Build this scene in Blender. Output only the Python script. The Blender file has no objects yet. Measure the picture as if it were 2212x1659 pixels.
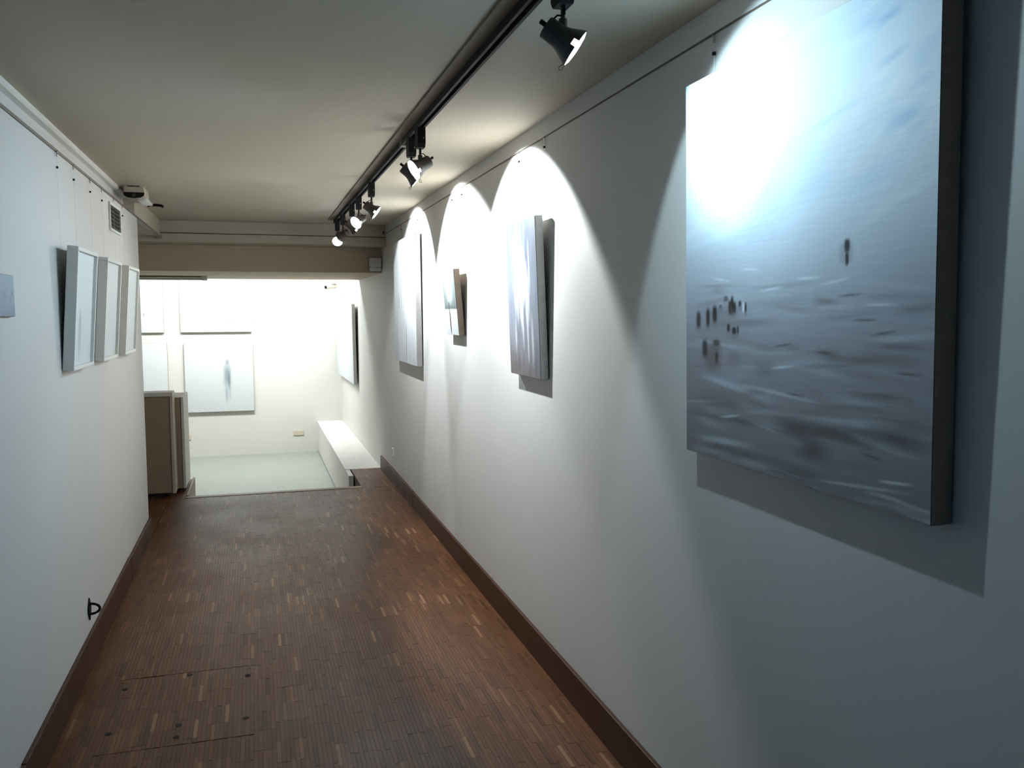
import bpy, bmesh, math, random
import numpy as np
from mathutils import Matrix, Vector
random.seed(7)
rng = np.random.default_rng(11)
scene = bpy.context.scene
C = scene.collection
W, H = 2212, 1659

# ------------------------------------------------------------------ camera
EYE = 1.6
cam_data = bpy.data.cameras.new('camera')
cam_data.sensor_fit = 'HORIZONTAL'
cam_data.sensor_width = 36.0
cam_data.lens = 1858.2 / W * 36.0
cam_data.clip_start = 0.05
cam = bpy.data.objects.new('camera', cam_data)
C.objects.link(cam)
r_ = Vector((0.95823495, -0.28595897, -0.00364082))
u_ = Vector((0.02718909, 0.07842133, 0.99654947))
f_ = Vector((0.28468674, 0.95502752, -0.08292103))
cam.matrix_world = Matrix(((r_.x, u_.x, -f_.x, 0), (r_.y, u_.y, -f_.y, 0), (r_.z, u_.z, -f_.z, EYE), (0, 0, 0, 1)))
scene.camera = cam

# ------------------------------------------------------------------ world, daylight, exposure
world = bpy.data.worlds.new('dusk_sky')
scene.world = world
world.use_nodes = True
bg = world.node_tree.nodes['Background']
bg.inputs[0].default_value = (0.12, 0.38, 0.85, 1)
bg.inputs[1].default_value = 0.12
vs = scene.view_settings
vs.view_transform = 'Standard'
vs.look = 'None'
vs.gamma = 1.0
vs.use_curve_mapping = False
vs.exposure = 0.0
cy = scene.cycles
cy.max_bounces = 4; cy.diffuse_bounces = 3; cy.glossy_bounces = 2; cy.transmission_bounces = 1; cy.transparent_max_bounces = 2
cy.caustics_reflective = False; cy.caustics_refractive = False

def area_light(name, loc, target, sx, sy, power, color):
    d = bpy.data.lights.new(name, 'AREA')
    d.shape = 'RECTANGLE'; d.size = sx; d.size_y = sy; d.energy = power; d.color = color
    o = bpy.data.objects.new(name, d); C.objects.link(o)
    o.location = loc
    o.rotation_euler = (Vector(target) - Vector(loc)).to_track_quat('-Z', 'Y').to_euler()
    return o
# a little dusk sky enters through an unseen doorway added behind the camera
world.cycles.sampling_method = 'NONE'
# ceiling lamps of the lower room beyond the lowered ceiling
area_light('lower_room_lamp', (-0.6, 11.5, 2.95), (-0.6, 12.9, 0.9), 2.6, 0.4, 165, (0.95, 1.0, 0.99))
area_light('lower_room_lamp', (0.2, 11.6, 2.95), (1.2, 11.8, 0.8), 0.4, 1.4, 130, (0.90, 1.0, 1.0))

# ------------------------------------------------------------------ helpers
def tag(o, label=None, cat=None, group=None, kind=None):
    if label: o['label'] = label
    if cat: o['category'] = cat
    if group: o['group'] = group
    if kind: o['kind'] = kind
    return o

def link(name, me, mat=None, parent=None):
    o = bpy.data.objects.new(name, me)
    C.objects.link(o)
    if mat and not me.materials: me.materials.append(mat)
    if parent: o.parent = parent
    return o

def thing(name, label, cat, matrix=None, loc=None, group=None):
    o = bpy.data.objects.new(name, None)
    C.objects.link(o)
    o.empty_display_size = 0.05
    if matrix is not None: o.matrix_world = matrix
    if loc is not None: o.location = loc
    return tag(o, label, cat, group)

def b_box(bm, x0, x1, y0, y1, z0, z1, bevel=0.0):
    g = bmesh.ops.create_cube(bm, size=1.0)
    vs_ = g['verts']
    bmesh.ops.scale(bm, vec=(x1 - x0, y1 - y0, z1 - z0), verts=vs_)
    bmesh.ops.translate(bm, vec=((x0 + x1) / 2, (y0 + y1) / 2, (z0 + z1) / 2), verts=vs_)
    if bevel > 0:
        es = list({e for v in vs_ for e in v.link_edges})
        bmesh.ops.bevel(bm, geom=es, offset=bevel, segments=2, affect='EDGES', profile=0.5)

def b_prism(bm, pts, axis, a, b):
    """extrude a 2-D outline along axis ('x','y','z') from a to b"""
    def P(p, t):
        return {'x': (t, p[0], p[1]), 'y': (p[0], t, p[1]), 'z': (p[0], p[1], t)}[axis]
    v0 = [bm.verts.new(P(p, a)) for p in pts]
    v1 = [bm.verts.new(P(p, b)) for p in pts]
    n = len(pts)
    bm.faces.new(v0); bm.faces.new(list(reversed(v1)))
    for i in range(n):
        bm.faces.new((v0[i], v1[i], v1[(i + 1) % n], v0[(i + 1) % n]))
    bmesh.ops.recalc_face_normals(bm, faces=bm.faces[:])

def b_lathe(bm, prof, seg=32, cap0=True, cap1=True):
    """revolve (radius, z) profile about local Z"""
    rings = []
    for (r, z) in prof:
        rings.append([bm.verts.new((r * math.cos(2 * math.pi * i / seg), r * math.sin(2 * math.pi * i / seg), z)) for i in range(seg)])
    for a, b in zip(rings[:-1], rings[1:]):
        for i in range(seg):
            bm.faces.new((a[i], a[(i + 1) % seg], b[(i + 1) % seg], b[i]))
    if cap0: bm.faces.new(list(reversed(rings[0])))
    if cap1: bm.faces.new(rings[-1])
    bmesh.ops.recalc_face_normals(bm, faces=bm.faces[:])

def b_tube(bm, pts, rad, seg=8):
    pts = [Vector(p) for p in pts]
    rings = []
    for i, p in enumerate(pts):
        t = (pts[min(i + 1, len(pts) - 1)] - pts[max(i - 1, 0)]).normalized()
        ref = Vector((0, 0, 1)) if abs(t.z) < 0.9 else Vector((1, 0, 0))
        n = t.cross(ref).normalized(); m = t.cross(n)
        rings.append([bm.verts.new(p + rad * (math.cos(2 * math.pi * k / seg) * n + math.sin(2 * math.pi * k / seg) * m)) for k in range(seg)])
    for a, b in zip(rings[:-1], rings[1:]):
        for k in range(seg):
            bm.faces.new((a[k], a[(k + 1) % seg], b[(k + 1) % seg], b[k]))
    bm.faces.new(list(reversed(rings[0]))); bm.faces.new(rings[-1])
    bmesh.ops.recalc_face_normals(bm, faces=bm.faces[:])

def mesh_of(name, fn, smooth=False):
    bm = bmesh.new(); fn(bm)
    me = bpy.data.meshes.new(name); bm.to_mesh(me); bm.free()
    if smooth:
        for p in me.polygons: p.use_smooth = True
        me.set_sharp_from_angle(angle=math.radians(35))
    return me

def part(name, fn, mat, parent=None, smooth=False):
    return link(name, mesh_of(name, fn, smooth), mat, parent)

def boxpart(name, ext, mat, parent=None, bevel=0.0):
    return part(name, lambda bm: b_box(bm, *ext, bevel=bevel), mat, parent)

def struct(name, fn, mat, label=None):
    o = part(name, fn, mat)
    return tag(o, label, kind='structure')

# ------------------------------------------------------------------ materials
def srgb(r, g, b):
    def f(c):
        c /= 255.0
        return c / 12.92 if c <= 0.04045 else ((c + 0.055) / 1.055) ** 2.4
    return (f(r), f(g), f(b), 1.0)

def new_mat(name):
    m = bpy.data.materials.new(name); m.use_nodes = True
    nt = m.node_tree
    return m, nt, nt.nodes['Principled BSDF']

def plain(name, col, rough=0.5, metal=0.0, var=0.04, scale=8.0, bump=0.0, bscale=60.0, spec=0.5):
    """paint/plastic/metal: base colour with faint procedural mottling and fine relief"""
    m, nt, p = new_mat(name)
    p.inputs['Roughness'].default_value = rough
    p.inputs['Metallic'].default_value = metal
    p.inputs['Specular IOR Level'].default_value = spec
    tc = nt.nodes.new('ShaderNodeTexCoord')
    nz = nt.nodes.new('ShaderNodeTexNoise'); nz.inputs['Scale'].default_value = scale; nz.inputs['Detail'].default_value = 3
    nt.links.new(tc.outputs['Object'], nz.inputs['Vector'])
    rp = nt.nodes.new('ShaderNodeValToRGB')
    a = [max(0, c * (1 - var)) for c in col[:3]] + [1]; b = [min(1, c * (1 + var)) for c in col[:3]] + [1]
    rp.color_ramp.elements[0].position = 0.3; rp.color_ramp.elements[1].position = 0.7
    rp.color_ramp.elements[0].color = a; rp.color_ramp.elements[1].color = b
    nt.links.new(nz.outputs['Fac'], rp.inputs['Fac'])
    nt.links.new(rp.outputs['Color'], p.inputs['Base Color'])
    if bump > 0:
        n2 = nt.nodes.new('ShaderNodeTexNoise'); n2.inputs['Scale'].default_value = bscale
        nt.links.new(tc.outputs['Object'], n2.inputs['Vector'])
        bp = nt.nodes.new('ShaderNodeBump'); bp.inputs['Strength'].default_value = bump; bp.inputs['Distance'].default_value = 0.003
        nt.links.new(n2.outputs['Fac'], bp.inputs['Height'])
        nt.links.new(bp.outputs['Normal'], p.inputs['Normal'])
    return m

def glow(name, col, strength):
    m, nt, p = new_mat(name)
    p.inputs['Base Color'].default_value = col
    p.inputs['Emission Color'].default_value = col
    p.inputs['Emission Strength'].default_value = strength
    m.cycles.emission_sampling = 'NONE'      # the lamps' beams carry the light
    return m

def wood(name, mode, tones, rough=0.42):
    """parquet / board wood; tone picked per object, per face attribute or fixed"""
    m, nt, p = new_mat(name)
    p.inputs['Roughness'].default_value = rough
    p.inputs['Specular IOR Level'].default_value = 0.24
    rp = nt.nodes.new('ShaderNodeValToRGB')
    cr = rp.color_ramp
    while len(cr.elements) < len(tones): cr.elements.new(0.5)
    for e, (pos, col) in zip(cr.elements, tones):
        e.position = pos; e.color = col
    if mode == 'object':
        s = nt.nodes.new('ShaderNodeObjectInfo').outputs['Random']
    elif mode == 'attr':
        s = nt.nodes.new('ShaderNodeAttribute'); s.attribute_name = 'tone'; s = s.outputs['Fac']
    else:
        v = nt.nodes.new('ShaderNodeValue'); v.outputs[0].default_value = 0.4; s = v.outputs[0]
    nt.links.new(s, rp.inputs['Fac'])
    geo = nt.nodes.new('ShaderNodeNewGeometry')
    mp = nt.nodes.new('ShaderNodeMapping'); mp.inputs['Scale'].default_value = (160, 9, 160)
    nt.links.new(geo.outputs['Position'], mp.inputs['Vector'])
    nz = nt.nodes.new('ShaderNodeTexNoise'); nz.inputs['Scale'].default_value = 1.0; nz.inputs['Detail'].default_value = 4
    nt.links.new(mp.outputs['Vector'], nz.inputs['Vector'])
    mr = nt.nodes.new('ShaderNodeMapRange'); mr.inputs['To Min'].default_value = 0.8; mr.inputs['To Max'].default_value = 1.2
    nt.links.new(nz.outputs['Fac'], mr.inputs['Value'])
    mx = nt.nodes.new('ShaderNodeVectorMath'); mx.operation = 'SCALE'
    nt.links.new(rp.outputs['Color'], mx.inputs[0]); nt.links.new(mr.outputs['Result'], mx.inputs['Scale'])
    nt.links.new(mx.outputs['Vector'], p.inputs['Base Color'])
    # worn lacquer: patchy gloss
    n3 = nt.nodes.new('ShaderNodeTexNoise'); n3.inputs['Scale'].default_value = 2.5
    nt.links.new(geo.outputs['Position'], n3.inputs['Vector'])
    m3 = nt.nodes.new('ShaderNodeMapRange'); m3.inputs['To Min'].default_value = rough - 0.08; m3.inputs['To Max'].default_value = rough + 0.12
    nt.links.new(n3.outputs['Fac'], m3.inputs['Value']); nt.links.new(m3.outputs['Result'], p.inputs['Roughness'])
    return m

def canvas_mat(name, rough=0.6, bump=0.35, sx=14.0, sy=60.0):
    m, nt, p = new_mat(name)
    at = nt.nodes.new('ShaderNodeAttribute'); at.attribute_name = 'paint'
    nt.links.new(at.outputs['Color'], p.inputs['Base Color'])
    p.inputs['Roughness'].default_value = rough
    tc = nt.nodes.new('ShaderNodeTexCoord')
    mp = nt.nodes.new('ShaderNodeMapping'); mp.inputs['Scale'].default_value = (sx, sy, 1)
    nt.links.new(tc.outputs['Object'], mp.inputs['Vector'])
    nz = nt.nodes.new('ShaderNodeTexNoise'); nz.inputs['Scale'].default_value = 1.0; nz.inputs['Detail'].default_value = 5
    nt.links.new(mp.outputs['Vector'], nz.inputs['Vector'])
    bp = nt.nodes.new('ShaderNodeBump'); bp.inputs['Strength'].default_value = bump; bp.inputs['Distance'].default_value = 0.004
    nt.links.new(nz.outputs['Fac'], bp.inputs['Height']); nt.links.new(bp.outputs['Normal'], p.inputs['Normal'])
    return m

M_WALL = plain('wall_paint', srgb(203, 200, 195), 0.6, var=0.025, scale=1.3)
M_CEIL = plain('ceiling_paint', srgb(192, 182, 163), 0.7, var=0.03, scale=1.0)
M_TRIM = plain('trim_paint', srgb(222, 219, 210), 0.5, var=0.02)
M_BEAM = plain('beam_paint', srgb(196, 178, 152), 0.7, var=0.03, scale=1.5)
M_RAIL = plain('rail_metal', srgb(110, 98, 86), 0.5, metal=0.3)
M_LOWFL = plain('grey_floor_coating', srgb(138, 141, 134), 0.5, var=0.03, scale=2.0)
M_BLACK = plain('black_metal', srgb(54, 47, 42), 0.5, var=0.15, scale=40)
M_BLACKP = plain('black_plastic', srgb(12, 11, 10), 0.7, var=0.2, scale=30, spec=0.25)
M_STRIPB = plain('track_backing_shade', srgb(122, 106, 88), 0.7)  # brown tone paints in the shade beside the track
M_STEEL = plain('bright_steel', srgb(205, 205, 205), 0.25, metal=1.0)
M_WHITEP = plain('white_plastic', srgb(225, 226, 222), 0.4, var=0.02)
M_FRAME = plain('white_lacquer', srgb(222, 220, 214), 0.4, var=0.02)
M_CANVSIDE = plain('canvas_edge', srgb(205, 205, 204), 0.7, var=0.05, scale=30, bump=0.2, bscale=300)
M_CANVDARK = plain('canvas_edge_raw', srgb(150, 132, 116), 0.7, var=0.08, scale=30, bump=0.2, bscale=300)
M_CAB = plain('cabinet_laminate', srgb(196, 184, 168), 0.5, var=0.02)
M_CABSHADE = plain('cabinet_panel_shade', srgb(150, 130, 108), 0.55, var=0.03)  # white cabinet fronts browned to paint in their shade
M_GLASSDARK = plain('dark_glass', srgb(10, 8, 6), 0.12, var=0.1)
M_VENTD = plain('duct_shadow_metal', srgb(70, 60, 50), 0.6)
M_WIRE = plain('nylon_wire', srgb(235, 238, 240), 0.25)
BROWN = [(0.0, srgb(68, 39, 20)), (0.1, srgb(84, 50, 27)), (0.6, srgb(92, 56, 31)), (0.90, srgb(99, 62, 36)), (0.965, srgb(110, 73, 46)), (1.0, srgb(140, 104, 74))]
M_STRIP_O = wood('parquet_lacquered', 'object', BROWN)
M_STRIP_A = wood('parquet_lacquered_far', 'attr', BROWN)
M_BOARD = wood('dark_skirting_wood', 'fixed', [(0.0, srgb(62, 36, 22)), (1.0, srgb(78, 46, 29))], 0.45)
M_NOSE = wood('oak_edge_board', 'fixed', [(0.0, srgb(116, 88, 62)), (1.0, srgb(140, 108, 78))], 0.4)
M_SUB = plain('parquet_joint', srgb(38, 24, 15), 0.8, var=0.1)
M_LENS = glow('lamp_lens_lit', (0.93, 0.97, 1.0, 1), 18.0)
M_LENSOFF = plain('lamp_lens_unlit', srgb(150, 150, 148), 0.2)
M_DIFF = plain('opal_diffuser', srgb(236, 238, 236), 0.35)

# ------------------------------------------------------------------ the place: measures in metres
XR, XL = 1.2164, -0.7646          # corridor walls
ZC = 2.423                        # ceiling
YB = -1.0                         # wall behind the camera
YSTEP = 7.92                      # end of the parquet
YFAR = 13.0                       # far wall of the lower room
ZLOW = -0.45                      # its floor
XLL = -3.0                        # left side of the lower room
YLE = 6.55                        # end of the left wall

# walls
struct('wall_right', lambda bm: b_box(bm, XR, XR + 0.15, YB, YFAR, ZLOW, 3.0), M_WALL, 'long white right wall hung with canvases')
def _wl(bm):
    b_box(bm, -1.0, XL, YB, YLE, 0, 2.262)
    b_box(bm, -1.0, -0.85, YB, YLE, 2.262, ZC)
struct('wall_left', _wl, M_WALL, 'white left wall with three small white frames')
struct('wall_left_end', lambda bm: b_box(bm, XLL, -1.0, YLE - 0.15, YLE, 0, ZC), M_WALL, 'white return wall behind the end of the left wall')
struct('wall_left_far', lambda bm: b_box(bm, XLL - 0.15, XLL, YLE - 0.15, YFAR, ZLOW, 3.0), M_WALL, 'white left wall of the lower room')
struct('wall_far', lambda bm: b_box(bm, XLL - 0.15, XR + 0.15, YFAR, YFAR + 0.15, ZLOW, 3.0), M_WALL, 'bright white end wall of the lower room')
def _wb(bm):
    b_box(bm, -1.0, -0.45, YB - 0.15, YB, 0, ZC)
    b_box(bm, 0.85, XR + 0.15, YB - 0.15, YB, 0, ZC)
    b_box(bm, -0.45, 0.85, YB - 0.15, YB, 2.1, ZC)
struct('wall_back', _wb, M_WALL, 'white wall with added open doorway behind the viewer')
# ceiling and lowered parts
struct('ceiling', lambda bm: b_box(bm, XLL - 0.15, XR + 0.15, YB, 8.25, ZC, ZC + 0.15), M_CEIL, 'flat cream ceiling of the corridor')
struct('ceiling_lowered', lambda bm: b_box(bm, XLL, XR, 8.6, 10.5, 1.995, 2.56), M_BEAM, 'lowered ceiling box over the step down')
struct('ceiling_lower_room', lambda bm: b_box(bm, XLL - 0.15, XR + 0.15, 8.25, YFAR + 0.15, 3.0, 3.15), M_WALL, 'ceiling of the lower room')
struct('wall_over_beam', lambda bm: b_box(bm, XLL, XR, 8.25, 8.3, 2.56, 3.0), M_WALL)
# boxed beam with two stepped mouldings across the corridor end
def _beam(bm):
    b_box(bm, XLL, XR, 8.24, 8.62, 2.318, 2.56)
struct('trim_1', _beam, M_CEIL, 'upper step of boxed beam across corridor end')
struct('trim_2', lambda bm: b_box(bm, XLL, XR, 8.262, 8.62, 2.238, 2.312), M_CEIL, 'lower step of boxed beam across corridor end')
# bulkhead that carries on over the opening on the left
struct('trim_3', lambda bm: b_box(bm, XLL, -0.78, YLE, 8.24, 2.285, ZC), M_CEIL, 'bulkhead above the opening past the left wall')
# cornice and picture rails
def _cor(bm):
    b_prism(bm, [(-0.85, ZC), (-0.818, ZC), (-0.818, ZC - 0.014), (-0.826, ZC - 0.022), (-0.85, ZC - 0.026)], 'y', YB, YLE)
struct('trim_4', _cor, M_TRIM, 'slim white cornice along the left ceiling edge')
def _railL(bm):
    b_box(bm, -0.80, -0.759, YB, YLE, 2.262, 2.274)
    b_box(bm, -0.80, -0.762, YLE, 8.24, 2.264, 2.276)
struct('trim_5', _railL, M_RAIL, 'dark picture rail along the top of the left wall')
def _railR(bm):
    b_box(bm, XR - 0.006, XR + 0.002, YB, 8.24, 2.352, ZC)
struct('trim_6', _railR, M_WALL, 'shallow white band above the right picture rail')
struct('trim_7', lambda bm: b_box(bm, XR - 0.005, XR + 0.002, YB, 8.24, 2.3485, 2.352), M_RAIL, 'thin dark picture rail along the right wall')

# floors
def _fl(bm):
    b_box(bm, XL, XR, YB, YSTEP, -0.10, -0.006)
    b_box(bm, XLL, XL, YLE, YSTEP, -0.10, -0.006)
    b_box(bm, XLL, -0.62, YSTEP, 8.80, ZLOW, -0.006)
    b_box(bm, 0.905, XR, YSTEP, 8.84, ZLOW, -0.006)
    b_box(bm, -0.62, 0.905, YSTEP - 0.05, YSTEP, ZLOW, -0.10)
floor = struct('floor', _fl, M_SUB, 'brown lacquered strip parquet floor of the corridor')
low = struct('floor_lower', lambda bm: b_box(bm, XLL, XR, YSTEP, YFAR, ZLOW - 0.1, ZLOW), M_LOWFL, 'smooth pale grey floor of the lower room')
def _steps(bm):
    b_box(bm, -0.62, 0.845, YSTEP, YSTEP + 0.6, ZLOW, -0.30)
    b_box(bm, -0.62, 0.845, YSTEP, YSTEP + 0.3, -0.30, -0.15)
struct('floor_steps', _steps, M_NOSE, 'two wooden steps down to the lower room')
struct('trim_8', lambda bm: b_box(bm, -0.62, 0.905, YSTEP - 0.055, YSTEP + 0.02, -0.04, 0.004, bevel=0.003), M_NOSE, 'wooden nosing board along the step edge')
struct('trim_9', lambda bm: b_box(bm, -0.618, -0.598, YSTEP + 0.022, 8.82, ZLOW, 0.012, bevel=0.002), M_NOSE, 'upright wooden edge board beside the cabinets')
# skirting boards, butted lengths as parts
def skirting(name, label, x0, x1, cuts, h):
    root = bpy.data.objects.new(name, None); C.objects.link(root)
    root.location = ((x0 + x1) / 2, (cuts[0] + cuts[-1]) / 2, 0)
    tag(root, label, kind='structure')
    for i, (a, b) in enumerate(zip(cuts[:-1], cuts[1:])):
        off = 0.0 if i % 2 == 0 else 0.0015
        o = boxpart('board', (x0 + off - root.location.x, x1 + off - root.location.x, a + 0.001 - root.location.y, b - 0.001 - root.location.y, 0.0, h - 0.003 * (i % 2)), M_BOARD, root, bevel=0.002)
skirting('baseboard_left', 'dark brown wooden skirting along the left wall', XL, XL + 0.016, [YB, 0.6, 3.02, 5.5, YLE], 0.147)
skirting('baseboard_right', 'dark brown wooden skirting along the right wall', XR - 0.016, XR, [YB, 0.2, 2.4, 4.8, 6.9, 8.78], 0.14)
# white ledge along the right of the lower room
def _ledge(bm):
    b_box(bm, 0.85, XR, 8.85, YFAR, ZLOW + 0.03, 0.0)
    b_box(bm, 0.85, 0.893, 8.50, 8.85, ZLOW + 0.03, -0.004)
struct('trim_10', _ledge, M_WALL, 'low white ledge along the right of the lower room')
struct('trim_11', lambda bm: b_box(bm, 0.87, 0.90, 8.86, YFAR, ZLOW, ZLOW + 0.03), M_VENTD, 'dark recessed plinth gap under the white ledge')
# frame of the unseen doorway, added to let blue sky light in
def _door(bm):
    b_box(bm, -0.47, -0.42, YB - 0.16, YB + 0.01, 0, 2.1)
    b_box(bm, 0.82, 0.87, YB - 0.16, YB + 0.01, 0, 2.1)
    b_box(bm, -0.47, 0.87, YB - 0.16, YB + 0.01, 2.07, 2.12)
struct('door_1', _door, M_TRIM, 'white frame of the added open doorway')

# ------------------------------------------------------------------ parquet strips
SW, SL, GAP, ST = 0.016, 0.160, 0.0007, 0.006
HX0, HX1, HY0, HY1 = XL + 0.1446, -0.05, 3.31, 3.985         # hatch outline
HX0 = XL + 0.016 + 9 * SW; HX1 = HX0 + 35 * SW
def project(x, y, z):
    d = Vector((x, y, z - EYE)); w = d.dot(f_)
    return (W / 2 + 1858.2 * d.dot(r_) / w, H / 2 - 1858.2 * d.dot(u_) / w) if w > 0.05 else (-9e9, -9e9)
def strip_mesh(name, lx, ly):
    def fn(bm):
        b_box(bm, -lx / 2, lx / 2, -ly / 2, ly / 2, -ST, 0)
    return mesh_of(name, fn)
strips = []            # (x, y0, y1, z)
hatch_strips = []
def lay(x_from, x_to, y_from, y_to, out, hole=None):
    n = int(round((x_to - x_from) / SW)); i = 0
    while i < n:
        grp = random.randint(3, 7); ph = random.random() * SL
        for k in range(i, min(n, i + grp)):
            x = x_from + (k + 0.5) * SW
            y = y_from - ph
            while y < y_to:
                segs = [(max(y, y_from), min(y + SL, y_to))]
                if hole and hole[0] < x < hole[1]:
                    s2 = []
                    for a, b in segs:
                        if b <= hole[2] or a >= hole[3]: s2.append((a, b))
                        else:
                            if a < hole[2]: s2.append((a, hole[2]))
                            if b > hole[3]: s2.append((hole[3], b))
                    segs = s2
                for a, b in segs:
                    if b - a > 0.012: out.append((x, a, b, random.uniform(-0.0006, 0.0006)))
                y += SL
        i += grp
lay(XL + 0.016, XR - 0.0084, YB, YSTEP - 0.056, strips, hole=(HX0, HX1 + 0.2 * SW, HY0 - 0.002, HY1 + 0.004))
lay(-1.744, XL + 0.016, YLE + 0.02, YSTEP - 0.056, strips)
lay(-1.744, -0.624, YSTEP - 0.056, 8.80, strips)
lay(0.908, XR - 0.0084, YSTEP - 0.056, 8.84, strips)
lay(HX0 + 0.0, HX1 - 0.0, HY0, HY1 - 0.002, hatch_strips)
full = []
for i, (x, a, b, z) in enumerate(strips):
    if b - a > SL - 1e-4:
        px, py = project(x, (a + b) / 2, 0)
        if 40 < px < W and py < H + 5:
            full.append((a, i))
full.sort()
single = {i for _, i in full[:300]}
me_strip = strip_mesh('parquet_strip', SW - GAP, SL - GAP)
me_strip.materials.append(M_STRIP_O)
for i in single:
    x, a, b, z = strips[i]
    o = link('parquet_strip', me_strip, None, floor)
    o.location = (x, (a + b) / 2, z)
rest = [s for i, s in enumerate(strips) if i not in single]
nv = len(rest)
V = np.zeros((nv, 8, 3), np.float32)
for i, (x, a, b, z) in enumerate(rest):
    x0, x1, a, b = x - (SW - GAP) / 2, x + (SW - GAP) / 2, a + GAP / 2, b - GAP / 2
    V[i] = [(x0, a, z - ST), (x1, a, z - ST), (x1, b, z - ST), (x0, b, z - ST), (x0, a, z), (x1, a, z), (x1, b, z), (x0, b, z)]
base = np.array([(4, 5, 6, 7), (0, 1, 5, 4), (1, 2, 6, 5), (2, 3, 7, 6), (3, 0, 4, 7)])
F = (np.arange(nv)[:, None, None] * 8 + base[None]).reshape(-1, 4)
me = bpy.data.meshes.new('parquet_field')
me.from_pydata(V.reshape(-1, 3).tolist(), [], F.tolist())
tone = np.repeat(rng.random(nv), 5).astype(np.float32)
at = me.attributes.new('tone', 'FLOAT', 'FACE'); at.data.foreach_set('value', tone)
o = link('parquet_field', me, M_STRIP_A, floor); tag(o, kind='stuff')

# floor hatch of the same strips, screwed down
hz = thing('floor_hatch', 'square parquet-covered floor hatch with dark screw holes near left skirting', 'hatch', loc=((HX0 + HX1) / 2, HY0, 0))
hx, hy = hz.location.x, hz.location.y
boxpart('tray', (HX0 - hx + 0.001, HX1 - hx - 0.001, 0.001, HY1 - HY0 - 0.001, -0.005, -0.0045), M_SUB, hz)
for (x, a, b, z) in hatch_strips:
    if b - a > SL - 1e-4: m_ = me_strip
    else:
        m_ = strip_mesh('parquet_strip_cut', SW - GAP, b - a - GAP); m_.materials.append(M_STRIP_O)
    o = link('parquet_strip', m_, None, hz); o.location = (x - hx, (a + b) / 2 - hy, z + 0.0008)
def _screw(bm): b_lathe(bm, [(0.012, 0), (0.012, 0.0012), (0.008, 0.0018), (0.004, 0.0012)], 16)
me_screw = mesh_of('screw', _screw, True); me_screw.materials.append(M_BLACKP)
for (x, y) in [(-0.575, 3.879), (-0.319, 3.958), (-0.072, 3.875), (-0.076, 3.457), (-0.327, 3.47), (-0.329, 3.371), (-0.579, 3.474)]:
    o = link('screw', me_screw, None, hz); o.location = (x - hx, y - hy, 0.0012)

# ------------------------------------------------------------------ pictures
def basis(side, y_or_x, z, off=0.0):
    """matrix: local X = viewer's right along the wall, Y = up, Z = out of the wall"""
    if side == 'right':
        return Matrix(((0, 0, -1, XR - off), (-1, 0, 0, y_or_x), (0, 1, 0, z), (0, 0, 0, 1)))
    if side == 'left':
        return Matrix(((0, 0, 1, XL + off), (1, 0, 0, y_or_x), (0, 1, 0, z), (0, 0, 0, 1)))
    return Matrix(((1, 0, 0, y_or_x), (0, 0, -1, YFAR - off), (0, 1, 0, z), (0, 0, 0, 1)))

class Img:
    """a painting worked up stroke by stroke; u to the right, v up, both 0..1; stored per vertex of the canvas"""
    def __init__(s, nx, ny, aspect):
        s.nx, s.ny, s.asp = nx, ny, aspect
        s.u, s.v = np.meshgrid(np.linspace(0, 1, nx), np.linspace(0, 1, ny))
        s.c = np.zeros((ny, nx, 3))
    def wash(s, stops):
        vs_ = [p for p, _ in stops]
        for k in range(3): s.c[..., k] = np.interp(s.v, vs_, [c[k] for _, c in stops])
    def stroke(s, u, v, ru, rv, col, a=1.0, soft=0.5, rot=0.0):
        du, dv = (s.u - u) * s.asp, s.v - v
        if rot:
            c_, s_ = math.cos(rot), math.sin(rot); du, dv = c_ * du + s_ * dv, -s_ * du + c_ * dv
        d = np.maximum(np.abs(du) / (ru * s.asp), np.abs(dv) / rv) * 0.5 + 0.5 * np.sqrt((du / (ru * s.asp)) ** 2 + (dv / rv) ** 2)
        w = (np.clip((1 - d) / max(soft, 1e-3), 0, 1) * a)[..., None]
        s.c = s.c * (1 - w) + np.array(col[:3]) * w
    def data(s):
        return np.concatenate([np.clip(s.c, 0, 1), np.ones((s.ny, s.nx, 1))], -1).astype(np.float32).reshape(-1)

def canvas_mesh(name, w, h, t, img, mat, x0=None):
    nx, ny = img.nx, img.ny
    X = (img.u - 0.5) * w; Y = img.v * h
    co = np.stack([X, Y, np.full_like(X, t)], -1).reshape(-1, 3)
    idx = np.arange(nx * ny).reshape(ny, nx)
    f = np.stack([idx[:-1, :-1], idx[:-1, 1:], idx[1:, 1:], idx[1:, :-1]], -1).reshape(-1, 4)
    me = bpy.data.meshes.new(name)
    me.from_pydata(co.tolist(), [], f.tolist())
    a = me.color_attributes.new('paint', 'FLOAT_COLOR', 'POINT'); a.data.foreach_set('color', img.data())
    me.materials.append(mat)
    return me

def painting(label, side, pos, z, w, h, t, lean, img, edge_mat, cmat, off=0.003, group=None):
    m = basis(side, pos, z, off) @ Matrix.Rotation(lean, 4, 'X')
    root = thing('canvas_painting', label, 'painting', matrix=m, group=group)
    part('stretcher', lambda bm: b_box(bm, -w / 2, w / 2, 0, h, 0.0, t - 0.0012, bevel=0.0025), edge_mat, root)
    link('painted_canvas', canvas_mesh('painted_canvas', w - 0.004, h - 0.004, t, img, cmat), None, root).location = (0, 0.002, 0)
    return root

M_CANV_H = canvas_mat('oil_paint_horizontal', 0.6, 0.22, 9, 55)
M_CANV_V = canvas_mat('oil_paint_vertical', 0.55, 0.35, 60, 8)
M_CANV_S = canvas_mat('oil_paint_pale', 0.6, 0.15, 30, 30)

def L(r, g, b): return srgb(r, g, b)[:3]
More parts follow.
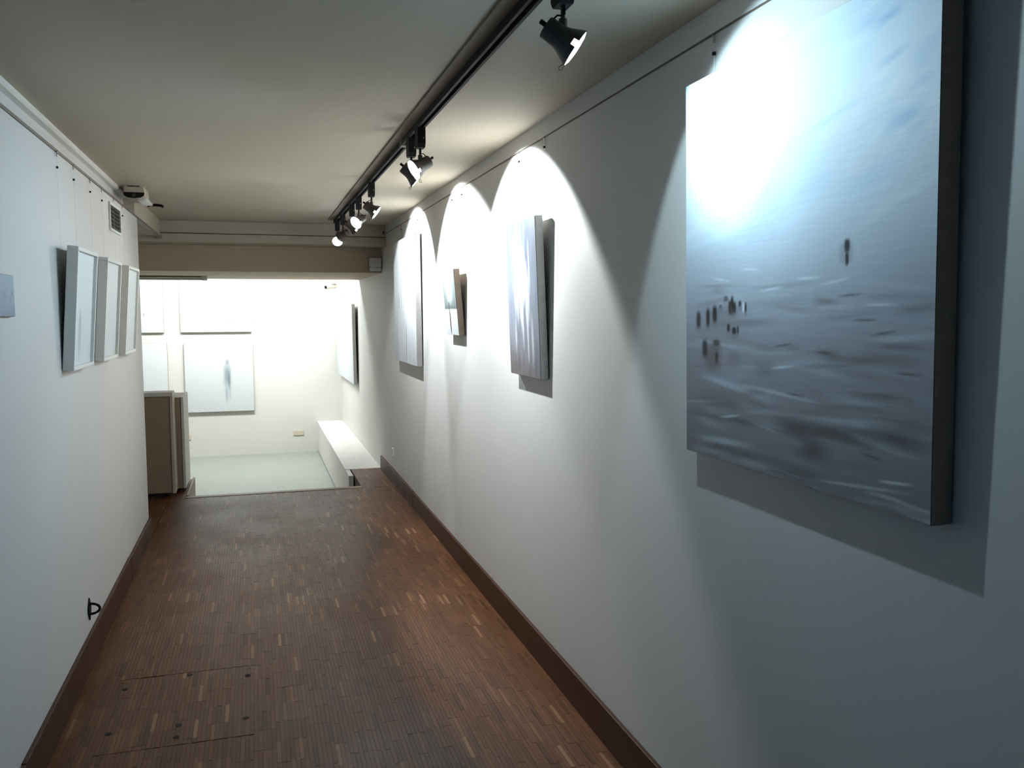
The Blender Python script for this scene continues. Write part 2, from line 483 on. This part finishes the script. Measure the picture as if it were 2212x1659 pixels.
# --- large seascape with tiny walkers
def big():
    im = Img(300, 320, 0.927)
    im.wash([(0.0, L(122, 118, 120)), (0.3, L(146, 146, 153)), (0.45, L(172, 179, 189)), (0.6, L(202, 212, 222)), (0.8, L(222, 232, 240)), (1.0, L(206, 224, 240))])  # grey-brown sea, its lower part also darkened for the lamp's falloff
    R = random.Random(3)
    for _ in range(130):                         # sea: flat knife strokes
        v = R.uniform(0.0, 0.46); g = R.choice([L(120, 114, 114), L(140, 138, 144), L(168, 172, 180), L(184, 192, 200), L(106, 102, 102), L(154, 162, 174)])
        im.stroke(R.random(), v, R.uniform(0.04, 0.2), R.uniform(0.004, 0.016), g, R.uniform(0.25, 0.7), 0.7, R.uniform(-0.12, 0.12))
    for _ in range(40):                          # sky: broad diagonal sweeps
        im.stroke(R.random(), R.uniform(0.55, 1.0), R.uniform(0.08, 0.25), R.uniform(0.01, 0.04), R.choice([L(206, 222, 236), L(226, 234, 240), L(188, 210, 232)]), R.uniform(0.2, 0.5), 0.9, R.uniform(0.1, 0.45))
    for _ in range(16):                          # bluer clouds in the upper right
        im.stroke(R.uniform(0.75, 0.98), R.uniform(0.68, 0.98), R.uniform(0.03, 0.1), R.uniform(0.008, 0.03), R.choice([L(164, 198, 226), L(140, 184, 222), L(232, 240, 244)]), 0.5, 1.0, R.uniform(0.0, 0.5))
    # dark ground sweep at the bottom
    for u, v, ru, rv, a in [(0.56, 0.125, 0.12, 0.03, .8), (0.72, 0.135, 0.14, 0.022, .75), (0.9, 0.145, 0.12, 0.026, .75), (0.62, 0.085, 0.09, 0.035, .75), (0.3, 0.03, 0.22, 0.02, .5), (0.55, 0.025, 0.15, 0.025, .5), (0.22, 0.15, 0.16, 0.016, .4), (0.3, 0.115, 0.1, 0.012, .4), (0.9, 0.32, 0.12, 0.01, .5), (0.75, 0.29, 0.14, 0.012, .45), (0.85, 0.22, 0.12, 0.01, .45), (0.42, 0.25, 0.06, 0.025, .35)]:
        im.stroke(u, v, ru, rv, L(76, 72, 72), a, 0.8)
    for u, v in [(0.55, .2), (.8, .37), (.86, .345), (.66, .3), (.93, .27), (.75, .42), (.5, .31), (.83, .1)]:
        im.stroke(u, v, 0.05, 0.004, L(70, 64, 64), 0.7, 0.8, R.uniform(-0.2, 0.2))
    for u, v in [(0.2, .47), (.45, .44), (.6, .46), (.35, .49), (.7, .45), (.5, .26), (.85, .4), (.25, .12), (.9, .06)]:
        im.stroke(u, v, 0.06, 0.004, L(226, 234, 240), 0.6, 0.8, R.uniform(-0.15, 0.15))
    # rectangular brownish reflections under the group
    im.stroke(0.158, 0.27, 0.06, 0.045, L(110, 98, 98), 0.75, 0.5)
    im.stroke(0.27, 0.27, 0.04, 0.03, L(120, 112, 114), 0.5, 0.7)
    im.stroke(0.2, 0.36, 0.17, 0.07, L(124, 120, 124), 0.5, 0.9)
    D = L(34, 24, 20)
    def fig(u, v0, v1, w, a=0.95, col=D): im.stroke(u, (v0 + v1) / 2, w, (v1 - v0) / 2, col, a, 0.45)
    fig(0.736, 0.478, 0.535, 0.03, 0.25)
    fig(0.739, 0.503, 0.538, 0.012); fig(0.739, 0.476, 0.512, 0.008)
    for u, v1, v0, w, a in [(.075, .394, .338, .011, .85), (.13, .403, .342, .009, .9), (.168, .409, .354, .011, .95), (.2, .407, .396, .007, .6), (.229, .43, .412, .01, .6), (.254, .421, .376, .011, .95), (.262, .431, .39, .006, .95), (.272, .416, .38, .009, .95), (.301, .417, .398, .006, .85), (.33, .414, .382, .004, .9), (.243, .359, .334, .007, .9), (.272, .351, .328, .01, .95), (.291, .355, .33, .004, .8), (.112, .319, .262, .013, .85), (.178, .317, .296, .016, .7), (.179, .287, .25, .007, .75)]:
        fig(u, v0 - 0.012, v1, w * 2.2, 0.3, L(92, 82, 80)); fig(u, v0, v1, w * 1.35, a)
    im.stroke(.318, .398, .006, .016, L(225, 232, 238), .8, .5)
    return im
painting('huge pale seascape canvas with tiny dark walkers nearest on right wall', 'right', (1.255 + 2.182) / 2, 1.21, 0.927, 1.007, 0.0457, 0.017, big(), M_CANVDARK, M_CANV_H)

# --- grey and white vertical streaks
def streaks():
    im = Img(110, 150, 0.64)
    im.wash([(0, L(100, 92, 92)), (0.25, L(116, 118, 126)), (0.6, L(104, 110, 122)), (0.8, L(78, 86, 98)), (1, L(60, 68, 80))])  # top of the wash darkened to offset the spotlight's glare there
    R = random.Random(5)
    for _ in range(60):
        im.stroke(R.random(), R.random(), R.uniform(0.02, 0.06), R.uniform(0.08, 0.3), R.choice([L(86, 94, 108), L(108, 116, 126), L(76, 78, 88), L(100, 108, 118)]), 0.45, 0.9)
    for _ in range(34):
        im.stroke(R.gauss(0.47, 0.13), R.gauss(0.55, 0.16), R.uniform(0.02, 0.06), R.uniform(0.12, 0.3), L(206, 210, 214), 0.5, 0.9)
    for _ in range(12):
        im.stroke(R.random(), R.uniform(0, 0.12), 0.05, R.uniform(0.05, 0.12), L(78, 68, 66), 0.5, 0.9)
    im.stroke(0.3, 0.06, 0.3, 0.05, L(90, 82, 82), 0.4, 0.9)
    return im
painting('tall canvas of silver-grey and white vertical streaks between small canvas and seascape', 'right', (3.512 + 3.965) / 2, 1.311, 0.453, 0.702, 0.036, 0.040, streaks(), M_CANVSIDE, M_CANV_V)

# --- small canvas with a dark drip
def drip():
    im = Img(80, 90, 0.85)
    im.wash([(0, L(176, 180, 184)), (0.40, L(186, 190, 194)), (0.405, L(74, 80, 80)), (0.47, L(92, 100, 100)), (0.7, L(110, 118, 118)), (1, L(116, 122, 122))])
    im.stroke(0.5, 0.8, 0.28, 0.36, L(206, 210, 210), 0.8, 0.9)
    im.stroke(0.03, 0.7, 0.08, 0.32, L(84, 92, 92), 0.7, 0.9); im.stroke(0.97, 0.6, 0.1, 0.25, L(92, 102, 102), 0.6, 0.9)
    im.stroke(0.40, 0.20, 0.05, 0.22, L(34, 23, 17), 1.0, 0.3)
    im.stroke(0.385, 0.43, 0.03, 0.1, L(34, 23, 17), 1.0, 0.3)
    return im
painting('smallest tilted canvas with one dark drip line on right wall', 'right', (5.053 + 5.39) / 2, 1.465, 0.337, 0.40, 0.0373, 0.083, drip(), M_CANVDARK, M_CANV_S)

# --- white canvas with thin vertical lines
def lines():
    im = Img(120, 120, 1.0)
    im.wash([(0, L(164, 167, 171)), (0.5, L(184, 187, 190)), (1, L(196, 198, 200))])
    R = random.Random(9)
    for _ in range(30):
        im.stroke(R.random(), R.random(), R.uniform(0.02, 0.06), R.uniform(0.1, 0.4), R.choice([L(146, 150, 156), L(206, 208, 210), L(166, 170, 176)]), 0.5, 0.9)
    im.stroke(0.56, 0.16, 0.012, 0.19, L(30, 28, 28), 0.95, 0.4)
    im.stroke(0.50, 0.74, 0.012, 0.16, L(32, 34, 38), 0.95, 0.5)
    im.stroke(0.24, 0.5, 0.01, 0.08, L(40, 42, 46), 0.9, 0.5)
    im.stroke(0.66, 0.72, 0.008, 0.12, L(60, 64, 68), 0.8, 0.6)
    return im
painting('white canvas with thin grey vertical lines at far end of corridor', 'right', (6.425 + 7.45) / 2, 1.195, 1.025, 1.0, 0.043, 0.010, lines(), M_CANVSIDE, M_CANV_V, off=0.006)

# --- pale canvases of the lower room
def pale(seed, marks, base=(194, 198, 200)):
    im = Img(90, 90, 1.0)
    im.wash([(0, L(*[c - 6 for c in base])), (0.5, L(*base)), (1, L(*[min(250, c + 6) for c in base]))])
    for mk in marks: im.stroke(*mk)
    return im
G1 = L(120, 126, 130)
def fig_far():
    im = pale(1, [], (192, 195, 196))
    im.stroke(0.615, 0.47, 0.085, 0.30, L(168, 176, 180), 0.8, 0.8)
    im.stroke(0.615, 0.53, 0.065, 0.20, L(128, 138, 144), 0.9, 0.7)
    im.stroke(0.618, 0.72, 0.030, 0.05, L(130, 140, 146), 0.8, 0.6)
    im.stroke(0.600, 0.25, 0.026, 0.15, L(144, 152, 158), 0.8, 0.7)
    im.stroke(0.645, 0.26, 0.020, 0.13, L(158, 166, 170), 0.7, 0.8)
    im.stroke(0.640, 0.45, 0.024, 0.16, L(104, 116, 124), 0.8, 0.7)
    return im
painting('pale canvas with grey standing figure, lower right on far wall', 'far', (-0.97 - 0.036) / 2, 0.195, 0.934, 0.99, 0.035, 0.0, fig_far(), M_CANVDARK, M_CANV_S)
painting('pale canvas with two tiny specks, upper right on far wall', 'far', (-1.005 - 0.05) / 2, 1.335, 0.955, 0.95, 0.035, 0.0, pale(2, [(0.52, 0.28, 0.008, 0.025, G1, 0.6, 0.6), (0.70, 0.17, 0.009, 0.03, L(80, 84, 88), 0.9, 0.6)]), M_CANVDARK, M_CANV_S)
painting('pale canvas with one tiny figure, upper left on far wall', 'far', (-2.17 - 1.221) / 2, 1.335, 0.949, 0.95, 0.035, 0.0, pale(3, [(0.73, 0.27, 0.009, 0.03, L(80, 84, 88), 0.9, 0.6)]), M_CANVDARK, M_CANV_S)
painting('blank pale canvas behind the cabinets, lower left on far wall', 'far', (-2.13 - 1.19) / 2, 0.2, 0.94, 0.99, 0.035, 0.0, pale(4, []), M_CANVDARK, M_CANV_S)
painting('wide white canvas on right wall of the lower room above ledge', 'right', (10.72 + 12.9) / 2, 0.715, 2.18, 0.995, 0.04, 0.012, pale(5, []), M_CANVSIDE, M_CANV_S, off=0.02)

# --- little study at the left picture edge
def study():
    im = Img(60, 40, 1.6)
    im.wash([(0, L(120, 136, 150)), (0.5, L(142, 158, 170)), (1, L(150, 166, 176))])
    im.stroke(0.86, 0.55, 0.06, 0.09, L(96, 96, 102), 0.7, 0.9); im.stroke(0.75, 0.42, 0.08, 0.08, L(110, 112, 118), 0.6, 0.9)
    im.stroke(0.4, 0.5, 0.2, 0.2, L(126, 136, 146), 0.6, 0.9)
    return im
st = painting('small blue-grey study fixed flat to left wall at picture edge', 'left', (2.97 + 3.17) / 2, 1.592, 0.20, 0.134, 0.012, 0.0, study(), M_CANVDARK, M_CANV_S)

# --- three deep white box frames on the left wall
def box_frame(label, y0, img):
    w, h, t = 0.462, 0.512, 0.043
    m = basis('left', y0 + w / 2, 1.369, 0.003) @ Matrix.Rotation(0.075, 4, 'X')
    root = thing('box_frame', label, 'picture frame', matrix=m, group='white box frames on the left wall')
    b = 0.016
    boxpart('frame_rail', (-w / 2, w / 2, 0, b, 0, t), M_FRAME, root, 0.0015)
    boxpart('frame_rail', (-w / 2, w / 2, h - b, h, 0, t), M_FRAME, root, 0.0015)
    boxpart('frame_stile', (-w / 2, -w / 2 + b, b, h - b, 0, t), M_FRAME, root, 0.0015)
    boxpart('frame_stile', (w / 2 - b, w / 2, b, h - b, 0, t), M_FRAME, root, 0.0015)
    o = link('picture', canvas_mesh('picture', w - 2 * b, h - 2 * b, 0.029, img, M_CANV_S), None, root); o.location = (0, b, 0)
    boxpart('backing', (-w / 2 + b, w / 2 - b, b, h - b, 0.001, 0.028), M_FRAME, root)
    return root
def misty(figs):
    im = pale(6, [], (214, 220, 220))
    for mk in figs: im.stroke(*mk)
    return im
box_frame('nearest of the three white box frames, holding a misty grey figure', 3.905, misty([(0.36, 0.25, 0.12, 0.25, L(160, 168, 168), 0.7, 0.9), (0.36, 0.4, 0.05, 0.12, L(140, 150, 150), 0.6, 0.9)]))
box_frame('middle one of the three white box frames on left wall', 4.648, misty([(0.4, 0.4, 0.04, 0.12, L(196, 204, 206), 0.6, 0.9)]))
box_frame('farthest of the three white box frames, next to the wall corner', 5.392, misty([]))

# --- picture wires with steel hooks hanging from the rails
def hanger(label, side, y, ztop, length, clip=0.045, group='picture wires on the rails'):
    root = thing('picture_wire', label, 'picture wire', matrix=basis(side, y, ztop, 0.004 if side == 'right' else 0.004), group=group)
    part('wire', lambda bm: b_tube(bm, [(0, 0, 0.0022), (0, -length, 0.0022)], 0.0005, 6), M_WIRE, root, True)
    def hook(bm):
        b_box(bm, -0.003, 0.003, -0.016, 0.006, 0.0, 0.005)
        b_box(bm, -0.003, 0.003, 0.004, 0.008, 0.0, 0.009)
    part('rail_hook', hook, M_STEEL, root)
    part('clip', lambda bm: b_box(bm, -0.0045, 0.0045, -clip - 0.009, -clip, -0.001, 0.007, bevel=0.0015), M_BLACKP, root)
    return root
hanger('wire above the far corner of the huge seascape', 'right', 2.135, 2.340, 0.09, 0.04)
hanger('near wire above the streaked canvas', 'right', 3.56, 2.340, 0.30, 0.03)
hanger('far wire above the streaked canvas', 'right', 3.93, 2.340, 0.30, 0.03)
hanger('near wire above the smallest canvas', 'right', 5.10, 2.340, 0.44, 0.03)
hanger('far wire above the smallest canvas', 'right', 5.37, 2.340, 0.44, 0.03)
hanger('near wire above the white lined canvas', 'right', 6.55, 2.340, 0.12, 0.03)
hanger('far wire above the white lined canvas', 'right', 7.33, 2.340, 0.12, 0.03)
for y0, nm in ((3.905, 'nearest'), (4.648, 'middle'), (5.392, 'farthest')):
    hanger('near wire of the %s white box frame' % nm, 'left', y0 + 0.06, 2.258, 0.385, 0.055)
    hanger('far wire of the %s white box frame' % nm, 'left', y0 + 0.40, 2.258, 0.385, 0.055)

# ------------------------------------------------------------------ track and spotlights
XT = 0.705
tr = thing('lighting_track', 'black lighting track running along the ceiling beside right wall', 'lighting track', loc=(XT, 3.5, ZC))
boxpart('mounting_strip', (-0.062, 0.03, -4.4, 4.32, -0.008, 0.0), M_STRIPB, tr)
def _track(bm):
    b_prism(bm, [(-0.018, -0.008), (0.018, -0.008), (0.018, -0.034), (0.008, -0.034), (0.008, -0.02), (-0.008, -0.02), (-0.008, -0.034), (-0.018, -0.034)], 'y', -4.4, 0.62)
    b_prism(bm, [(-0.018, -0.008), (0.018, -0.008), (0.018, -0.034), (0.008, -0.034), (0.008, -0.02), (-0.008, -0.02), (-0.008, -0.034), (-0.018, -0.034)], 'y', 0.66, 4.28)
part('track_channel', _track, M_BLACKP, tr)
part('joint_cover', lambda bm: b_box(bm, -0.019, 0.019, 0.615, 0.665, -0.036, -0.008, bevel=0.002), M_RAIL, tr)

def dirv(az, el):
    a, e = math.radians(az), math.radians(el)
    return Vector((math.cos(a) * math.cos(e), math.sin(a) * math.cos(e), math.sin(e)))

def spotlight(label, y, d, power, color=(0.95, 0.98, 1.0), lit=True, size=114.0, zc=2.234, blend=0.12, core=0, core_dir=None, core_size=74.0):
    root = thing('track_spotlight', label, 'spotlight', loc=(XT, y, ZC - 0.034), group='spotlights on the ceiling track')
    ad = part('adapter', lambda bm: b_prism(bm, [(-0.038, 0.0), (0.038, 0.0), (0.038, -0.066), (0.024, -0.082), (-0.024, -0.082), (-0.038, -0.066)], 'x', -0.017, 0.017), M_BLACKP, root)
    part('screw', lambda bm: b_box(bm, 0.006, 0.010, -0.0395, -0.038, -0.047, -0.042), M_STEEL, ad)
    d = d.normalized()
    piv = Vector((0, 0, zc + 0.028 - (ZC - 0.034)))
    part('stem', lambda bm: b_tube(bm, [(0, 0, -0.080), (0, 0, piv.z + 0.005)], 0.0055, 12), M_BLACK, root, True)
    part('joint', lambda bm: b_tube(bm, [(0, 0, piv.z + 0.016), (0, 0, piv.z - 0.012)], 0.010, 12), M_BLACK, root, True)
    # head: bell-shaped housing, back at -0.055, rim at +0.045 along its axis
    q = d.to_track_quat('Z', 'Y').to_matrix().to_4x4()
    hm = Matrix.Translation(piv + Vector((0, 0, -0.030)) - d * 0.008) @ q
    head = part('housing', lambda bm: b_lathe(bm, [(0.0235, -0.042), (0.026, -0.039), (0.0275, -0.002), (0.031, 0.010), (0.038, 0.024), (0.0445, 0.037), (0.046, 0.044), (0.0435, 0.044), (0.042, 0.037), (0.036, 0.024), (0.0, 0.014)], 36, True, False), M_BLACK, root, True)
    head.matrix_local = hm
    part('knob', lambda bm: b_tube(bm, [(0.008, 0.006, -0.040), (0.008, 0.006, -0.060)], 0.0058, 12), M_BLACKP, head, True)
    part('lens', lambda bm: b_lathe(bm, [(0.0425, 0.0405), (0.0425, 0.0435), (0.034, 0.0465), (0.02, 0.048), (0.004, 0.0485)], 36), M_LENS if lit else M_LENSOFF, head, True)
    # lit gap in the rim and spring clip that holds the lamp
    sv = q.to_3x3().inverted() @ Vector((0.15, -1.0, -0.35))
    ang = math.atan2(sv.y, sv.x)
    def slot(bm):
        pts = []
        for k in range(5):
            a = ang - 0.17 + 0.085 * k; pts.append(a)
        for z0, z1 in ((0.0315, 0.0438),):
            lo = [bm.verts.new((0.0425 * math.cos(a), 0.0425 * math.sin(a), z0)) for a in pts]
            hi = [bm.verts.new((0.0466 * math.cos(a), 0.0466 * math.sin(a), z1)) for a in pts]
            lo2 = [bm.verts.new((0.0400 * math.cos(a), 0.0400 * math.sin(a), z0)) for a in pts]
            hi2 = [bm.verts.new((0.0435 * math.cos(a), 0.0435 * math.sin(a), z1)) for a in pts]
            for k in range(4):
                bm.faces.new((lo[k], lo[k + 1], hi[k + 1], hi[k])); bm.faces.new((lo2[k], hi2[k], hi2[k + 1], lo2[k + 1]))
                bm.faces.new((hi[k], hi[k + 1], hi2[k + 1], hi2[k])); bm.faces.new((lo[k], lo2[k], lo2[k + 1], lo[k + 1]))
        bmesh.ops.recalc_face_normals(bm, faces=bm.faces[:])
    part('rim_gap', slot, M_LENS if lit else M_LENSOFF, head)
    part('spring_clip', lambda bm: b_tube(bm, [(0.0, -0.046, 0.040), (0.0, -0.056, 0.036), (0.0, -0.062, 0.040), (0.0, -0.058, 0.046), (0.0, -0.046, 0.0435)], 0.0012, 6), M_RAIL, head, True)
    back = hm @ Vector((0.0, 0.020, -0.038))
    mid = (back + piv) / 2 + Vector((0, 0, 0.012))
    part('cable', lambda bm: b_tube(bm, [(0.002, -0.006, -0.078), (0.002, -0.007, (piv.z - 0.078) / 2), (0.001, -0.006, piv.z + 0.022), mid + Vector((0, 0, 0.006)), back], 0.0022, 8), M_BLACKP, root, True)
    if lit and power > 0:
        ld = bpy.data.lights.new('spot_beam', 'SPOT')
        ld.energy = power; ld.color = color; ld.spot_size = math.radians(size); ld.spot_blend = blend; ld.shadow_soft_size = 0.018
        lo = bpy.data.objects.new('spot_beam', ld); C.objects.link(lo); lo.parent = head
        lo.matrix_local = Matrix.Translation((0, 0, 0.052)) @ Matrix.Rotation(math.pi, 4, 'X')
        if core:                       # the reflector's own bright centre, inside the shade's wider cone
            cd = bpy.data.lights.new('spot_core', 'SPOT')
            cd.energy = core; cd.color = color; cd.spot_size = math.radians(core_size); cd.spot_blend = 1.0; cd.shadow_soft_size = 0.018
            co_ = bpy.data.objects.new('spot_core', cd); C.objects.link(co_); co_.parent = head
            rel = q.to_3x3().inverted() @ core_dir.normalized()
            co_.matrix_local = Matrix.Translation((0, 0, 0.0525)) @ rel.to_track_quat('-Z', 'Y').to_matrix().to_4x4()
    return root

COOL = (0.40, 0.74, 1.0)
WHITE = (0.88, 0.955, 1.0)
spotlight('nearest black spotlight, hanging alone and aimed at the huge seascape', 1.94, dirv(-14, -35), 29, (0.58, 0.85, 1.0), core=42, core_dir=dirv(6, -15), core_size=66)
spotlight('front one of the paired spotlights, shining down to the left wall', 3.74, Vector((-0.83, -0.16, -0.50)), 36, COOL, blend=0.8)
spotlight('rear one of the paired spotlights, turned to the streaked canvas', 3.96, dirv(-4, -38), 150, WHITE)
spotlight('spotlight aimed right at the smallest canvas', 5.36, dirv(-12, -36), 150, WHITE)
spotlight('spotlight in far cluster with large lit disc facing the viewer', 6.03, Vector((-0.68, -0.54, -0.50)), 42, WHITE, blend=0.8)
spotlight('spotlight in far cluster turned to the white lined canvas', 6.46, dirv(12, -34), 155, WHITE)
spotlight('unlit spotlight in far cluster turned away to the left', 7.14, Vector((-0.55, 0.70, -0.40)), 0, WHITE, lit=False)
spotlight('last spotlight on the track, round lit disc facing the viewer', 7.62, Vector((-0.10, -0.86, -0.50)), 2.5, WHITE, blend=0.8)
spotlight('added unseen spotlight nearest the doorway, shining to the left wall', 0.6, Vector((-0.76, 0.45, -0.55)), 55, (0.03, 0.42, 1.0), size=90, blend=1.0)  # extra lamp added to wash the near left wall blue

# ------------------------------------------------------------------ fittings
# ventilation grille on the left wall
vg = thing('vent_grille', 'white-framed ventilation grille with dark louvres high on left wall', 'vent', matrix=basis('left', 5.50, 2.082, 0.001))
vw, vh = 0.37, 0.13
boxpart('frame_bar', (-vw / 2 - 0.014, vw / 2 + 0.014, -0.014, 0.0, 0, 0.009), M_WHITEP, vg)
boxpart('frame_bar', (-vw / 2 - 0.014, vw / 2 + 0.014, vh, vh + 0.014, 0, 0.009), M_WHITEP, vg)
boxpart('frame_bar', (-vw / 2 - 0.014, -vw / 2, 0, vh, 0, 0.009), M_WHITEP, vg)
boxpart('frame_bar', (vw / 2, vw / 2 + 0.014, 0, vh, 0, 0.009), M_WHITEP, vg)
boxpart('duct_back', (-vw / 2, vw / 2, 0, vh, 0, 0.0015), M_BLACKP, vg)
for k in range(6):
    z0 = 0.004 + k * vh / 6
    part('louvre', lambda bm: b_prism(bm, [(z0, 0.008), (z0 + 0.002, 0.009), (z0 + 0.012, 0.003), (z0 + 0.010, 0.002)], 'x', -vw / 2, vw / 2), M_VENTD, vg)
# wall hook low on the left wall
hk = thing('wall_hook', 'black pointed wall hook with ring low on left wall', 'hook', matrix=basis('left', 4.24, 0.20, 0.001))
part('plate', lambda bm: b_prism(bm, [(0, 0), (0.028, 0.035), (0.032, 0.052), (0.028, 0.069), (0, 0.104), (-0.028, 0.069), (-0.032, 0.052), (-0.028, 0.035)], 'z', 0, 0.005), M_BLACKP, hk)
part('ring', lambda bm: b_tube(bm, [(0, 0.052 + 0.024 * math.cos(a), 0.006 + 0.040 * math.sin(a)) for a in [math.pi * k / 12 for k in range(13)]], 0.006, 10), M_BLACKP, hk, True)
part('rivet', lambda bm: b_tube(bm, [(0, 0.088, 0.005), (0, 0.088, 0.008)], 0.005, 10), M_STEEL, hk)
# ceiling projector
pj = thing('ceiling_projector', 'white ceiling projector with dark rounded front by left cornice', 'projector', loc=(-0.725, 6.1, ZC))
part('body', lambda bm: b_prism(bm, [(-0.054, 0), (0.056, 0), (0.062, -0.040), (0.058, -0.062), (0.030, -0.074), (-0.030, -0.074), (-0.058, -0.062), (-0.062, -0.040)], 'y', 0.0, 0.28), M_CAB, pj)  # white body toned darker, shade on its front put into the colour
part('front_window', lambda bm: b_prism(bm, [(-0.063, -0.042), (0.063, -0.042), (0.060, -0.062), (0.040, -0.074), (0.0, -0.079), (-0.040, -0.074), (-0.060, -0.062)], 'y', -0.010, 0.002), M_BLACKP, pj)
part('lens_ring', lambda bm: b_tube(bm, [(0, -0.014, -0.060), (0, -0.008, -0.060)], 0.012, 16), M_BLACK, pj, True)
boxpart('mount_plate', (-0.035, 0.035, -0.014, 0.20, -0.006, 0.0), M_BLACK, pj)
boxpart('lower_box', (0.010, 0.070, 0.08, 0.36, -0.084, -0.066), M_WHITEP, pj, 0.004)
part('rear_handle', lambda bm: b_tube(bm, [(0.022, 0.56, -0.062), (0.035, 0.57, -0.054), (0.075, 0.575, -0.052), (0.110, 0.57, -0.055), (0.120, 0.56, -0.064)], 0.010, 10), M_BLACKP, pj, True)
boxpart('handle_arm', (0.04, 0.055, 0.26, 0.575, -0.060, -0.045), M_CAB, pj)
# emergency light box on the lintel
el = thing('emergency_light', 'small white emergency light box at the right end of lintel', 'light', loc=(1.155, 8.6, 2.012))
boxpart('housing', (-0.06, 0.055, -0.07, 0.0, 0.035, 0.125), M_WHITEP, el, 0.006)
boxpart('diffuser', (-0.058, 0.053, -0.068, 0.0, 0.0, 0.034), M_DIFF, el, 0.006)
# tube fitting under the lowered ceiling
tl = thing('tube_light', 'long slim white tube fitting under lowered ceiling above cabinets', 'light', loc=(-0.80, 9.75, 1.995))
boxpart('tray', (-0.48, 0.30, -0.03, 0.03, -0.012, 0.0), M_VENTD, tl)  # dark colour draws the shadow line above the tube
part('tube', lambda bm: b_tube(bm, [(-0.46, 0, -0.030), (0.29, 0, -0.030)], 0.013, 14), M_DIFF, tl, True)
boxpart('end_cap', (0.27, 0.33, -0.035, 0.035, -0.045, 0.0), M_WHITEP, tl, 0.006)
boxpart('end_cap', (-0.50, -0.455, -0.035, 0.035, -0.075, 0.0), M_BLACKP, tl, 0.004)
# security camera high in the far corner
sc_ = thing('security_camera', 'white security camera on bracket in far right corner', 'camera', loc=(XR, 12.55, 1.86))
boxpart('wall_plate', (-0.02, 0.0, -0.04, 0.04, -0.02, 0.09), M_WHITEP, sc_, 0.004)
part('arm', lambda bm: b_tube(bm, [(-0.01, 0, 0.03), (-0.07, -0.01, 0.05), (-0.13, -0.02, 0.10)], 0.011, 10), M_WHITEP, sc_, True)
part('body', lambda bm: b_tube(bm, [(-0.09, -0.01, 0.125), (-0.235, -0.08, 0.105)], 0.030, 16), M_CAB, sc_, True)
part('lens', lambda bm: b_tube(bm, [(-0.232, -0.079, 0.1055), (-0.25, -0.088, 0.103)], 0.022, 16), M_BLACKP, sc_, True)
part('sun_shield', lambda bm: b_box(bm, -0.22, -0.09, -0.075, 0.02, 0.152, 0.158), M_CAB, sc_)
# wall sockets
def socket(label, side, pos, z, n, off=0.0):
    s = thing('wall_socket', label, 'socket', matrix=basis(side, pos, z, off))
    w = 0.075 * n
    boxpart('plate', (-w / 2, w / 2, 0, 0.075, 0, 0.010), M_CAB if side == 'far' else M_WHITEP, s, 0.003)
    for k in range(n):
        cx = -w / 2 + 0.0375 + 0.075 * k
        part('inset', lambda bm: b_lathe(bm, [(0.026, 0.0102), (0.024, 0.012), (0.020, 0.0108)], 20), M_CAB, s, True).location = (cx, 0.0375, 0)
    return s
socket('double socket low on far wall near the ledge', 'far', 0.578, -0.20, 2)
socket('single socket low on far wall beside the cabinet', 'far', -0.95, -0.20, 1)
socket('single white socket low on right wall near the step', 'right', 7.985, 0.262, 1)
# small screw hook in the beam corner
sh = thing('screw_hook', 'tiny black screw hook at right end of beam', 'hook', loc=(1.19, 8.24, 2.36))
part('shank', lambda bm: b_tube(bm, [(0, 0, 0), (0, -0.02, 0)], 0.007, 8), M_BLACKP, sh, True)
part('hook_end', lambda bm: b_tube(bm, [(0, -0.02, 0), (0, -0.028, -0.006), (0, -0.026, -0.016), (0, -0.018, -0.018)], 0.005, 8), M_BLACKP, sh, True)

# cabinets on the left landing
c1 = thing('low_cabinet', 'front low cabinet with pale edges on castors at left wall end', 'cabinet', loc=(-1.1, 7.95, 0))
boxpart('body', (-0.40, 0.375, 0.022, 0.19, 0.045, 0.885), M_CAB, c1)
boxpart('top_board', (-0.41, 0.40, 0.0, 0.21, 0.885, 0.921), M_TRIM, c1, 0.003)
boxpart('side_board', (0.375, 0.40, 0.0, 0.21, 0.035, 0.885), M_CAB, c1, 0.002)
boxpart('front_panel', (-0.39, 0.372, 0.010, 0.022, 0.04, 0.882), M_CABSHADE, c1, 0.001)
for x in (-0.34, 0.31):
    for y in (0.05, 0.16):
        part('castor', lambda bm: (b_tube(bm, [(x - 0.009, y, 0.020), (x + 0.009, y, 0.020)], 0.019, 14), b_box(bm, x - 0.004, x + 0.004, y - 0.01, y + 0.01, 0.03, 0.046)), M_BLACKP, c1, True)
c2 = thing('low_cabinet', 'rear low cabinet with bright side panel beside the step', 'cabinet', loc=(-0.9, 8.19, 0))
boxpart('body', (-0.30, 0.243, 0.016, 0.52, 0.035, 0.853), M_CAB, c2)
boxpart('front_panel', (-0.30, 0.238, 0.0, 0.014, 0.03, 0.853), M_CABSHADE, c2, 0.001)
boxpart('side_panel', (0.245, 0.268, 0.0, 0.53, 0.03, 0.857), M_TRIM, c2, 0.002)
for x in (-0.25, 0.2):
    for y in (0.06, 0.46):
        part('foot', lambda bm: b_tube(bm, [(x, y, 0.0012), (x, y, 0.036)], 0.018, 12), M_BLACKP, c2, True)
